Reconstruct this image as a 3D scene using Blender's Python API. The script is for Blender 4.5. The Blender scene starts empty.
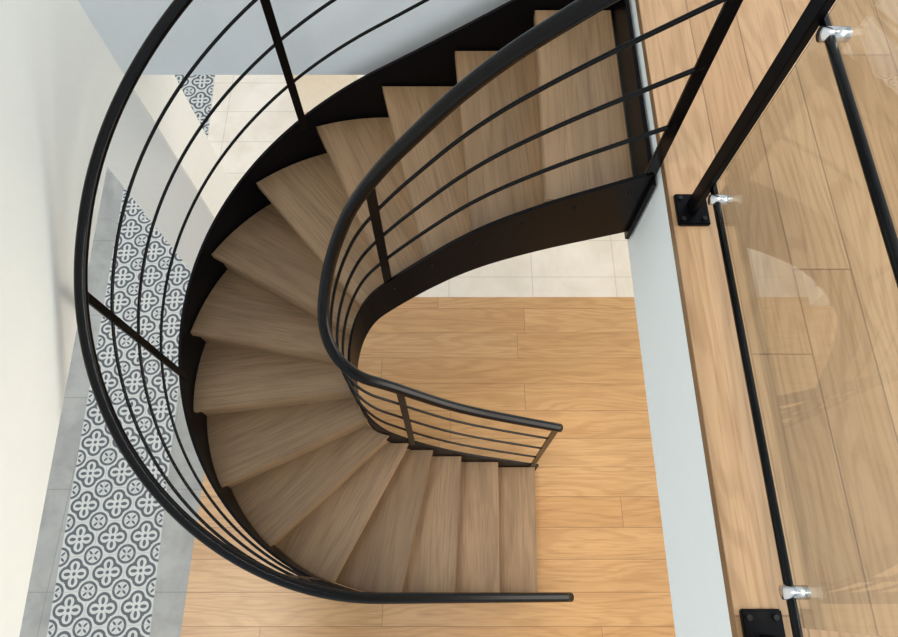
import bpy, bmesh, math, random
from mathutils import Vector, Matrix
random.seed(3)
S=bpy.context.scene
COL=S.collection
PI=math.pi
S.view_settings.view_transform='Standard'

# ---------------------------------------------------------------- materials
class NT:
    def __init__(s,name):
        s.m=bpy.data.materials.new(name); s.m.use_nodes=True
        s.t=s.m.node_tree; s.b=s.t.nodes['Principled BSDF']
    def n(s,ty,**k):
        nd=s.t.nodes.new(ty)
        for a,v in k.items(): setattr(nd,a,v)
        return nd
    def put(s,sock,v):
        if isinstance(v,bpy.types.NodeSocket): s.t.links.new(v,sock)
        else: sock.default_value=v
    def M(s,op,a,b=0.0,c=0.0):
        nd=s.n('ShaderNodeMath',operation=op)
        s.put(nd.inputs[0],a); s.put(nd.inputs[1],b); s.put(nd.inputs[2],c)
        return nd.outputs[0]
    def mix(s,f,a,b,mode='MIX'):
        nd=s.n('ShaderNodeMix',data_type='RGBA',blend_type=mode)
        s.put(nd.inputs[0],f); s.put(nd.inputs[6],a); s.put(nd.inputs[7],b)
        return nd.outputs[2]
    def comb(s,x,y,z):
        nd=s.n('ShaderNodeCombineXYZ')
        for i,v in enumerate((x,y,z)): s.put(nd.inputs[i],v)
        return nd.outputs[0]
    def sep(s,v):
        nd=s.n('ShaderNodeSeparateXYZ'); s.put(nd.inputs[0],v); return nd.outputs
    def noise(s,v,scale=5,detail=4,rough=.5,dist=0):
        nd=s.n('ShaderNodeTexNoise'); s.put(nd.inputs['Vector'],v)
        nd.inputs['Scale'].default_value=scale; nd.inputs['Detail'].default_value=detail
        nd.inputs['Roughness'].default_value=rough; nd.inputs['Distortion'].default_value=dist
        return nd.outputs[0]
    def smooth(s,v,a,b):
        nd=s.n('ShaderNodeMapRange',interpolation_type='SMOOTHSTEP')
        s.put(nd.inputs[0],v); nd.inputs[1].default_value=a; nd.inputs[2].default_value=b
        nd.inputs[3].default_value=0; nd.inputs[4].default_value=1
        return nd.outputs[0]
    def bump(s,h,strength=.2,dist=.002):
        nd=s.n('ShaderNodeBump'); nd.inputs['Strength'].default_value=strength
        nd.inputs['Distance'].default_value=dist
        s.put(nd.inputs['Height'],h); s.put(s.b.inputs['Normal'],nd.outputs[0])
C=lambda r,g,b:(r,g,b,1)

def simple(name,col,rough=.5,metal=0,spec=None,nscale=30,amt=.06):
    t=NT(name)
    tc=t.n('ShaderNodeTexCoord').outputs['Object']
    f=t.noise(tc,nscale,3)
    d=tuple(max(0,c*(1-amt*2)) for c in col[:3])+(1,)
    t.put(t.b.inputs['Base Color'],t.mix(f,d,col))
    t.b.inputs['Roughness'].default_value=rough
    t.b.inputs['Metallic'].default_value=metal
    if spec is not None: t.b.inputs['Specular IOR Level'].default_value=spec
    return t.m

def grain(t,x,y,rnd,ringf=22.0):
    off=t.M('MULTIPLY',rnd,37.0)
    gx=t.M('ADD',x,off)
    warp=t.noise(t.comb(t.M('MULTIPLY',gx,1.1),t.M('MULTIPLY',y,6.0),off),1.0,2,.4)
    rings=t.M('SINE',t.M('MULTIPLY',t.M('ADD',t.M('MULTIPLY',y,5.0),t.M('MULTIPLY',warp,2.6)),ringf))
    rings=t.smooth(rings,-.2,1.0)
    fine=t.noise(t.comb(t.M('MULTIPLY',gx,5.0),t.M('MULTIPLY',y,130.0),off),1.0,4,.6)
    blot=t.noise(t.comb(t.M('MULTIPLY',gx,1.5),t.M('MULTIPLY',y,9.0),off),1.0,3,.5)
    return rings,fine,blot

def plank_floor(name,light,dark,vary,along='X',w=.19,L=1.6,rough=.35,ringamt=.28,seed=5.0,rf=22.0):
    t=NT(name)
    tc=t.sep(t.n('ShaderNodeTexCoord').outputs['Object'])
    x,y=(tc[0],tc[1]) if along=='X' else (tc[1],tc[0])
    row=t.M('FLOOR',t.M('DIVIDE',y,w))
    wn=t.n('ShaderNodeTexWhiteNoise',noise_dimensions='1D'); t.put(wn.inputs['W'],row)
    xs=t.M('ADD',t.M('DIVIDE',x,L),t.M('MULTIPLY',wn.outputs[0],seed))
    ix=t.M('FLOOR',xs)
    wn2=t.n('ShaderNodeTexWhiteNoise',noise_dimensions='2D'); t.put(wn2.inputs['Vector'],t.comb(ix,row,0.0))
    rnd=wn2.outputs[0]
    rings,fine,blot=grain(t,x,y,rnd,rf)
    base=t.mix(rnd,light,vary)
    c=t.mix(t.M('MULTIPLY',rings,ringamt),base,dark)
    c=t.mix(t.M('MULTIPLY',t.smooth(fine,.45,.75),.5),c,dark)
    c=t.mix(t.M('MULTIPLY',t.smooth(blot,.35,.75),.25),c,dark)
    fy=t.M('FRACT',t.M('DIVIDE',y,w)); ey=t.M('MULTIPLY',t.M('MINIMUM',fy,t.M('SUBTRACT',1.0,fy)),w)
    fx=t.M('FRACT',xs); ex=t.M('MULTIPLY',t.M('MINIMUM',fx,t.M('SUBTRACT',1.0,fx)),L)
    e=t.M('MINIMUM',ey,ex)
    g=t.M('SUBTRACT',1.0,t.smooth(e,.0008,.0028))
    c=t.mix(t.M('MULTIPLY',g,.6),c,C(.12,.06,.025))
    t.put(t.b.inputs['Base Color'],c)
    t.b.inputs['Roughness'].default_value=rough
    t.bump(t.M('SUBTRACT',fine,t.M('MULTIPLY',g,2.0)),.15,.001)
    return t.m

def tread_wood(name,light,dark,vary):
    t=NT(name)
    tc=t.sep(t.n('ShaderNodeTexCoord').outputs['Object'])
    rnd=t.n('ShaderNodeObjectInfo').outputs['Random']
    rings,fine,blot=grain(t,tc[0],t.M('ADD',tc[1],t.M('MULTIPLY',tc[2],.7)),rnd,11.0)
    base=t.mix(rnd,light,vary)
    c=t.mix(t.M('MULTIPLY',rings,.20),base,dark)
    c=t.mix(t.M('MULTIPLY',t.smooth(fine,.42,.72),.42),c,dark)
    c=t.mix(t.M('MULTIPLY',t.smooth(blot,.35,.75),.32),c,dark)
    t.put(t.b.inputs['Base Color'],c)
    t.b.inputs['Roughness'].default_value=.42
    t.bump(fine,.12,.001)
    return t.m

def tile_mat(name,c1,c2,sx,sy,rough=.45,ox=0,oy=0):
    t=NT(name)
    v=t.n('ShaderNodeTexCoord').outputs['Object']; tc=t.sep(v)
    fx=t.M('FRACT',t.M('DIVIDE',t.M('ADD',tc[0],ox+50*sx),sx)); fy=t.M('FRACT',t.M('DIVIDE',t.M('ADD',tc[1],oy+50*sy),sy))
    ex=t.M('MULTIPLY',t.M('MINIMUM',fx,t.M('SUBTRACT',1.0,fx)),sx)
    ey=t.M('MULTIPLY',t.M('MINIMUM',fy,t.M('SUBTRACT',1.0,fy)),sy)
    g=t.M('SUBTRACT',1.0,t.smooth(t.M('MINIMUM',ex,ey),.001,.004))
    n=t.noise(v,3.5,6,.65,.4)
    c=t.mix(t.smooth(n,.3,.7),c1,c2)
    c=t.mix(t.M('MULTIPLY',g,.5),c,tuple(q*.45 for q in c1[:3])+(1,))
    t.put(t.b.inputs['Base Color'],c); t.b.inputs['Roughness'].default_value=rough
    return t.m

def encaustic(name,s=.2):
    t=NT(name)
    v=t.n('ShaderNodeTexCoord').outputs['Object']; tc=t.sep(v)
    px=t.M('SUBTRACT',t.M('FRACT',t.M('DIVIDE',t.M('ADD',tc[0],20.0),s)),.5)
    py=t.M('SUBTRACT',t.M('FRACT',t.M('DIVIDE',t.M('ADD',tc[1],20.0),s)),.5)
    ax=t.M('ABSOLUTE',px); ay=t.M('ABSOLUTE',py)
    def length(a,b): return t.M('SQRT',t.M('ADD',t.M('MULTIPLY',a,a),t.M('MULTIPLY',b,b)))
    def band(d,c,w): return t.M('SUBTRACT',1.0,t.smooth(t.M('ABSOLUTE',t.M('SUBTRACT',d,c)),w,w+.015))
    def disc(d,r): return t.M('SUBTRACT',1.0,t.smooth(d,r,r+.015))
    def U(a,b): return t.M('MAXIMUM',a,b)
    mx=t.M('MAXIMUM',ax,ay); mn=t.M('MINIMUM',ax,ay)
    r=length(px,py)
    dc=length(t.M('SUBTRACT',ax,.5),t.M('SUBTRACT',ay,.5))
    dq=length(t.M('SUBTRACT',mx,.225),mn)
    m=t.M('MULTIPLY',band(dq,.185,.034),t.smooth(mx,.10,.14))
    pl=length(t.M('SUBTRACT',mx,.21),t.M('MULTIPLY',mn,1.9))
    m=U(m,disc(pl,.090))
    m=U(m,band(dc,.245,.030))
    cx=t.M('SUBTRACT',.5,ax); cy=t.M('SUBTRACT',.5,ay)
    dleaf=length(t.M('SUBTRACT',t.M('MULTIPLY',t.M('ADD',cx,cy),.7071),.115),t.M('MULTIPLY',t.M('SUBTRACT',cx,cy),1.5))
    m=U(m,disc(dleaf,.065))
    dd=length(t.M('SUBTRACT',t.M('MULTIPLY',t.M('ADD',ax,ay),.7071),.30),t.M('MULTIPLY',t.M('SUBTRACT',ax,ay),1.6))
    m=U(m,disc(dd,.055))
    m=U(m,disc(r,.045))
    e=t.M('SUBTRACT',.5,t.M('MAXIMUM',ax,ay))
    n=t.noise(v,9,4,.6)
    light=t.mix(n,C(.44,.455,.44),C(.62,.62,.58)); dark=t.mix(n,C(.045,.052,.062),C(.10,.11,.122))
    c=t.mix(m,light,dark)
    c=t.mix(t.M('MULTIPLY',t.M('SUBTRACT',1.0,t.smooth(e,.005,.015)),.5),c,C(.25,.27,.28))
    t.put(t.b.inputs['Base Color'],c); t.b.inputs['Roughness'].default_value=.5
    return t.m

M_low=plank_floor('oak_planks_lower',C(.515,.29,.118),C(.29,.135,.045),C(.57,.345,.158),'X',.185,2.0,.33,.24,7.3)
M_up=plank_floor('oak_planks_upper',C(.44,.265,.135),C(.25,.13,.052),C(.52,.33,.18),'Y',.14,1.9,.4,.26,5.0,34.0)
M_tread=tread_wood('stained_oak_tread',C(.275,.172,.090),C(.115,.064,.029),C(.37,.242,.135))
M_black=simple('black_steel',C(.002,.002,.003),.35,.0,.12,amt=.1)
M_rail=simple('black_gloss_steel',C(.0015,.0015,.002),.22,.0,.2,amt=.1)
M_wall=simple('white_plaster',C(.86,.87,.82),.8,amt=.02)
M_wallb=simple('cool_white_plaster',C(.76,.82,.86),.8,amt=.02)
M_fascia=simple('fascia_paint',C(.90,.97,.99),.6,amt=.01)
M_col=simple('column_plaster',C(.80,.80,.75),.8,amt=.03)
M_grey=tile_mat('grey_stone_tile',C(.25,.25,.235),C(.36,.36,.335),.6,.6)
M_beige=tile_mat('beige_stone_tile',C(.66,.59,.49),C(.76,.69,.60),.6,.3)
M_pat=encaustic('encaustic_tile')
M_chrome=simple('brushed_steel',C(.7,.7,.7),.25,1.0,amt=.02)
M_bolt=simple('bolt_black',C(.02,.02,.02),.4,.5)
M_fabric=simple('cream_fabric',C(.70,.60,.46),.9)
t=NT('clear_glass'); t.b.inputs['Base Color'].default_value=C(.95,.98,.94)
t.b.inputs['Roughness'].default_value=.0; t.b.inputs['Transmission Weight'].default_value=1
t.b.inputs['IOR'].default_value=1.7
M_glass=t.m

# ---------------------------------------------------------------- mesh helpers
def obj(name,bm,mat,parent=None,smooth=False):
    me=bpy.data.meshes.new(name); bm.normal_update(); bm.to_mesh(me); bm.free()
    o=bpy.data.objects.new(name,me); COL.objects.link(o); me.materials.append(mat)
    if smooth:
        for p in me.polygons: p.use_smooth=True
    if parent: o.parent=parent
    return o
def empty(name,parent=None):
    o=bpy.data.objects.new(name,None); o.empty_display_size=.2; COL.objects.link(o)
    if parent: o.parent=parent
    return o
def box(name,a,b,mat,parent=None,bev=0):
    bm=bmesh.new(); bmesh.ops.create_cube(bm,size=1)
    a=Vector(a); b=Vector(b); c=(a+b)/2; d=b-a
    for v in bm.verts: v.co=Vector((c.x+v.co.x*d.x,c.y+v.co.y*d.y,c.z+v.co.z*d.z))
    if bev: bmesh.ops.bevel(bm,geom=list(bm.edges),offset=bev,segments=2,affect='EDGES')
    return obj(name,bm,mat,parent)
def prism(name,poly,z0,z1,mat,parent=None,bev=0):
    bm=bmesh.new()
    lo=[bm.verts.new((p[0],p[1],z0)) for p in poly]; hi=[bm.verts.new((p[0],p[1],z1)) for p in poly]
    n=len(poly)
    bm.faces.new(lo[::-1]); bm.faces.new(hi)
    for i in range(n): bm.faces.new((lo[i],lo[(i+1)%n],hi[(i+1)%n],hi[i]))
    bmesh.ops.recalc_face_normals(bm,faces=bm.faces)
    if bev: bmesh.ops.bevel(bm,geom=list(bm.edges),offset=bev,segments=2,affect='EDGES')
    return obj(name,bm,mat,parent)
def tube(name,pts,r,mat,parent=None,seg=12):
    bm=bmesh.new(); rings=[]
    up=Vector((0,0,1))
    for i,p in enumerate(pts):
        p=Vector(p); a=Vector(pts[max(i-1,0)]); b=Vector(pts[min(i+1,len(pts)-1)])
        tg=(b-a).normalized()
        ref=up if abs(tg.z)<.985 else Vector((0,1,0))
        s=tg.cross(ref).normalized(); u=s.cross(tg)
        rings.append([bm.verts.new(p+s*math.cos(2*PI*k/seg)*r+u*math.sin(2*PI*k/seg)*r) for k in range(seg)])
    for i in range(len(rings)-1):
        for k in range(seg):
            bm.faces.new((rings[i][k],rings[i][(k+1)%seg],rings[i+1][(k+1)%seg],rings[i+1][k]))
    bm.faces.new(rings[0]); bm.faces.new(rings[-1][::-1])
    bmesh.ops.recalc_face_normals(bm,faces=bm.faces)
    return obj(name,bm,mat,parent,True)
def bar(name,p,z0,z1,tang,w,th,mat,parent):
    tg=Vector((tang[0],tang[1],0)).normalized(); nn=Vector((-tg.y,tg.x,0))
    P=Vector((p[0],p[1],0))
    poly=[P+tg*w/2+nn*th/2,P-tg*w/2+nn*th/2,P-tg*w/2-nn*th/2,P+tg*w/2-nn*th/2]
    return prism(name,[(q.x,q.y) for q in poly],z0,z1,mat,parent,.0015)

# ---------------------------------------------------------------- stair geometry
R=.175; N=16
class Path:
    """straight, half circle, straight"""
    def __init__(s,cx,cy,r,x0,x1): s.cx,s.cy,s.r,s.x0,s.x1=cx,cy,r,x0,x1; s.a=x0-cx; s.b=s.a+PI*r; s.L=s.b+(x1-cx)
    def pt(s,q,off=0):
        r=s.r+off
        if q<s.a: return Vector((s.x0-q,s.cy-r))
        if q<s.b:
            th=math.radians(270)-(q-s.a)/s.r
            return Vector((s.cx+r*math.cos(th),s.cy+r*math.sin(th)))
        return Vector((s.cx+(q-s.b),s.cy+r))
    def tan(s,q):
        d=s.pt(q+.004)-s.pt(q-.004); return d.normalized()
    def sx(s,x,top=False): return s.b+(x-s.cx) if top else s.x0-x
    def sa(s,deg): return s.a+math.radians(270-deg)*s.r
OUT=Path(-.25,.88,.90,.51,.54)
INN=Path(-.280,.87,.155,.53,.54)
so=[OUT.sx(.508),OUT.sx(.278),OUT.sx(.03),OUT.sx(-.24),OUT.sa(250.3),OUT.sa(229.9),OUT.sa(209.6),OUT.sa(189),OUT.sa(169.5),
    OUT.sa(149.4),OUT.sa(128.6),OUT.sa(108.6),OUT.sa(90.3),OUT.sx(.021,1),OUT.sx(.284,1),OUT.sx(.535,1)]
si=[INN.sx(.528),INN.sx(.29),INN.sx(.07),INN.sx(-.087),INN.sx(-.210),INN.sa(264),INN.sa(230),INN.sa(194),INN.sa(162),
    INN.sa(136),INN.sa(112),INN.sx(-.22,1),INN.sx(-.08,1),INN.sx(.07,1),INN.sx(.275,1),INN.sx(.535,1)]
def lin(xs,ys,x):
    if x<=xs[0]: i=0
    elif x>=xs[-1]: i=len(xs)-2
    else:
        i=max(j for j in range(len(xs)-1) if xs[j]<=x)
    return ys[i]+(ys[i+1]-ys[i])*(x-xs[i])/(xs[i+1]-xs[i])
zso=[R*(k+1) for k in range(N)]
zsi=list(zso); zsi[14]=2.60; zsi[15]=2.745
def smoothz(S_,zs,q,w):
    return sum(lin(S_,zs,q+w*(j/6)) for j in range(-6,7))/13
ZO=lambda q: smoothz(so,zso,q,.25)
ZI=lambda q: smoothz(si,zsi,q,.09)
hO=lambda q: lin([0,so[3],so[6],so[8],so[15]],[.97,.95,.93,.88,.82],q)
hI_=lambda q: lin([0,si[4],si[5],si[6],si[7],si[8],si[9],si[10],si[11],si[14],si[15]],[1.0,.97,.89,.78,.68,.59,.53,.56,.63,.71,.77],q)
hI=lambda q: sum(hI_(q+.09*j/5) for j in range(-5,6))/11

stair=empty('curved_staircase')
for k in range(15):
    z=R*(k+1)
    a0=OUT.pt(so[k],-.006); b0=INN.pt(si[k],.006)
    e=.028
    q1=min(so[k+1]+e,OUT.L); p1=min(si[k+1]+e*.8,INN.L)
    if k==14: q1=so[15]; p1=si[15]
    oute=[OUT.pt(so[k]+(q1-so[k])*j/8,-.006) for j in range(9)]
    inne=[INN.pt(si[k]+(p1-si[k])*j/6,.006) for j in range(7)]
    poly=oute+inne[::-1]
    org=(a0+b0)/2; d=(a0-b0).normalized(); n=Vector((-d.y,d.x))
    loc=[((p-org).dot(d),(p-org).dot(n)) for p in poly]
    bm=bmesh.new()
    lo=[bm.verts.new((x,y,-.038)) for x,y in loc]; hi=[bm.verts.new((x,y,0)) for x,y in loc]
    m=len(loc)
    bm.faces.new(lo[::-1]); bm.faces.new(hi)
    for i in range(m): bm.faces.new((lo[i],lo[(i+1)%m],hi[(i+1)%m],hi[i]))
    bmesh.ops.recalc_face_normals(bm,faces=bm.faces)
    ra=OUT.pt(so[k]+.022,-.008); rb=INN.pt(si[k]+.018,.008)
    ra2=OUT.pt(so[k]+.036,-.008); rb2=INN.pt(si[k]+.026,.008)
    q=[((p-org).dot(d),(p-org).dot(n)) for p in (ra,rb,rb2,ra2)]
    zl=-R if k else -R+.001
    l2=[bm.verts.new((x,y,zl)) for x,y in q]; h2=[bm.verts.new((x,y,-.038)) for x,y in q]
    fs=[bm.faces.new(l2[::-1]),bm.faces.new(h2)]
    for i in range(4): fs.append(bm.faces.new((l2[i],l2[(i+1)%4],h2[(i+1)%4],h2[i])))
    bmesh.ops.recalc_face_normals(bm,faces=fs)
    te=[ed for ed in bm.edges if all(v.co.z>-.001 for v in ed.verts)]
    bmesh.ops.bevel(bm,geom=te,offset=.004,segments=2,affect='EDGES')
    o=obj('tread_%d'%(k+1),bm,M_tread,stair)
    o.matrix_world=Matrix(((d.x,n.x,0,org.x),(d.y,n.y,0,org.y),(0,0,1,z),(0,0,0,1)))
def stringer(name,P,Z,up,dn,th,side,zcap,n=160,q0=-.02):
    bm=bmesh.new(); rows=[]
    for i in range(n+1):
        q=q0+(P.L-q0)*i/n
        a=P.pt(q,-th/2+side); b=P.pt(q,th/2+side)
        zt=min(Z(q)+up,zcap); zb=max(Z(q)-dn(q),0.0)
        zt=max(zt,zb+.05)
        rows.append([bm.verts.new((a.x,a.y,zb)),bm.verts.new((b.x,b.y,zb)),bm.verts.new((b.x,b.y,zt)),bm.verts.new((a.x,a.y,zt))])
    for i in range(n):
        for k in range(4): bm.faces.new((rows[i][k],rows[i][(k+1)%4],rows[i+1][(k+1)%4],rows[i+1][k]))
    bm.faces.new(rows[0]); bm.faces.new(rows[-1][::-1])
    bmesh.ops.recalc_face_normals(bm,faces=bm.faces)
    return obj(name,bm,M_black,stair)
stringer('stringer_outer',OUT,ZO,.075,lambda q:.22,.012,.004,2.86)
stringer('stringer_inner',INN,ZI,.025,lambda q:lin([0,si[12],si[15]],[.21,.21,.27],q),.012,-.004,2.80)
box('landing_plate',(.541,1.00,2.46),(.553,1.80,2.745),M_black,stair)
for i in range(6):
    q=INN.sx(-.2+.14*i,True); p=INN.pt(q,-.012)
    bm=bmesh.new(); bmesh.ops.create_cone(bm,cap_ends=True,segments=10,radius1=.006,radius2=.004,depth=.006)
    o=obj('stringer_bolt_%d'%(i+1),bm,M_black,stair); o.location=(p.x,p.y,ZI(q)-.04); o.rotation_euler=(PI/2,0,0)

def railing(name,P,Z,up,H,posts,q0,q1,zcap,r=.0195):
    e=empty(name,stair)
    top=lambda q: Z(q)+H(q)
    st=lambda q: min(Z(q)+up,zcap)
    n=140
    qs=[q0+(q1-q0)*i/n for i in range(n+1)]
    def line(f): return [(P.pt(q).x,P.pt(q).y,st(q)+(top(q)-st(q))*f) for q in qs]
    tube('handrail',line(1),r,M_rail,e,20)
    for j,f in enumerate((.25,.5,.75)): tube('rail_bar_%d'%(j+1),line(f)[2:],.0058,M_rail,e,10)
    for j,q in enumerate(posts):
        bar('post_%d'%(j+1),P.pt(q),st(q)-.06,top(q)-.012,P.tan(q),.030,.011,M_rail,e)
    return e
railing('railing_outer',OUT,ZO,.075,hO,[.03,OUT.sa(247),OUT.sa(181),OUT.sa(111.5),OUT.L-.03],-.02,OUT.L,2.86)
railing('railing_inner',INN,ZI,.025,hI,[.02,INN.sx(-.19),INN.sx(-.218,1),INN.L-.004],0.005,INN.L,2.80,.0205)

# ---------------------------------------------------------------- lower floor
floor=empty('floor')
def fl(nm,poly,mat,z0=-.05,z1=0.0):
    o=prism(nm,poly,z0,z1,mat,floor); return o
def sx_(x,y): return x-.05*(y+.24)
yA,yB,yM=-3,6.5,2.25
fl('oak_boards',[(-1.566,-3),(4.2,-3),(4.2,1.94),(-1.566,1.94)],M_low)
fl('beige_tiles',[(-1.566,1.94),(4.2,1.94),(4.2,yB),(sx_(-1.745,yB),yB),(sx_(-1.745,yM),yM),(-1.566,yM)],M_beige)
fl('grey_tiles_right',[(sx_(-1.745,yA),yA),(-1.566,yA),(-1.566,yM),(sx_(-1.745,yM),yM)],M_grey)
fl('grey_tiles_left',[(-5,yA),(sx_(-2.345,yA),yA),(sx_(-2.345,yB),yB),(-5,yB)],M_grey)
L=(yB-yA)*math.sqrt(1+.05**2)
o=prism('patterned_tile_strip',[(0,0),(.6,0),(.6,L),(0,L)],-.05,0.0005,M_pat,floor)
o.location=(sx_(-2.345,yA),yA,0.0); o.rotation_euler=(0,0,math.atan(.05))

# ---------------------------------------------------------------- upper floor
box('upper_floor',(.56,-2.5,2.775),(4.2,5,2.8),M_up)
box('ceiling',(.56,-2.5,2.42),(4.2,5,2.775),M_fascia)
# ---------------------------------------------------------------- stairwell walls
def wx(y): return -1.175-.05*(y+.1)
prism('wall_left',[(wx(-2.5),-2.5),(wx(1.87),1.87),(wx(1.87)-.2,1.87),(wx(-2.5)-.2,-2.5)],2.23,5.0,M_wall)
prism('wall_back',[(wx(1.87)-.2,1.87),(.56,1.87),(.56,2.05),(wx(1.87)-.2,2.05)],2.23,5.0,M_wallb)
prism('square_column',[(-1.635,1.872),(-1.275,1.872),(-1.275,2.215),(-1.635,2.215)],0,2.23,M_col,None,.004)
# ---------------------------------------------------------------- chair beyond
ch=empty('upholstered_chair')
box('seat',(-.24,-.22,.40),(.24,.24,.48),M_fabric,ch,.03)
box('backrest',(-.24,.20,.46),(.24,.27,.92),M_fabric,ch,.03)
for i,(x,y) in enumerate([(-.2,-.18),(.2,-.18),(-.2,.2),(.2,.2)]):
    tube('leg_%d'%(i+1),[(x,y,.42),(x*1.1,y*1.15,0)],.014,M_black,ch)
ch.location=(-.90,3.42,0); ch.rotation_euler=(0,0,math.radians(15))
# ---------------------------------------------------------------- glass balustrade
gb=empty('glass_balustrade')
X=.605
for i,(y,py) in enumerate(((.885,.885),(-.075,-.095))):
    box('base_plate_%d'%(i+1),(X-.035,y-.045,2.8),(X+.045,y+.045,2.812),M_black,gb,.003)
    box('post_%d'%(i+1),(X-.006,py-.02,2.812),(X+.010,py+.02,3.72),M_black,gb,.0015)
    for sx,sy in((-.022,-.03),(.03,-.03),(.03,.03),(-.022,.03)):
        bm=bmesh.new(); bmesh.ops.create_cone(bm,cap_ends=True,segments=6,radius1=.006,radius2=.006,depth=.006)
        o=obj('bolt',bm,M_bolt,gb); o.location=(X+sx,y+sy,2.815)
for j,(z,r) in enumerate(((2.92,.0085),(3.405,.0085))):
    tube('tube_rail_%d'%(j+1),[(.62,.905,z),(.62,-1.6,z)],r,M_rail,gb)
    for i,y in enumerate((.84,0.0,-.19,-.9)):
        tube('glass_clamp_%d_%d'%(j+1,i+1),[(.606,y,z),(.658,y,z)],.0125,M_chrome,gb,16)
tube('handrail',[(.61,.95,3.74),(.61,-1.6,3.74)],.02,M_rail,gb)
box('glass_panel_1',(.64,-.06,2.86),(.650,.90,3.66),M_glass,gb,.001)
box('glass_panel_2',(.64,-1.5,2.86),(.650,-.13,3.66),M_glass,gb,.001)

# ---------------------------------------------------------------- light
w=bpy.data.worlds.new('World'); S.world=w; w.use_nodes=True
bg=w.node_tree.nodes['Background']; bg.inputs[0].default_value=C(.84,.92,1.0); bg.inputs[1].default_value=1.0
def area(name,loc,target,size,sy,e,col):
    l=bpy.data.lights.new(name,'AREA'); l.shape='RECTANGLE'; l.size=size; l.size_y=sy; l.energy=e; l.color=col
    o=bpy.data.objects.new(name,l); COL.objects.link(o); o.location=loc
    o.rotation_euler=(Vector(target)-Vector(loc)).to_track_quat('-Z','Y').to_euler(); return o
area('window_light_upper',(4.0,0,5.2),(-1,.6,2.6),3,2,125,(1,.96,.88))
area('window_light_lower',(3.9,.2,1.5),(-1,.8,.4),4,1.9,120,(1,.90,.76))
sl=bpy.data.lights.new('sun','SUN'); sl.energy=1.0; sl.angle=math.radians(14); sl.color=(1,.93,.82)
so_=bpy.data.objects.new('sun',sl); COL.objects.link(so_); so_.location=(-1,0,7)
so_.rotation_euler=Vector((.24,.10,-1)).to_track_quat('-Z','Y').to_euler()
# ---------------------------------------------------------------- camera
cd=bpy.data.cameras.new('Camera'); cam=bpy.data.objects.new('Camera',cd); COL.objects.link(cam)
cam.location=(0,0,4.2); cam.rotation_euler=(math.radians(22.9),0,0)
cd.sensor_width=36; cd.lens=25.98; cd.clip_start=.02
S.camera=cam
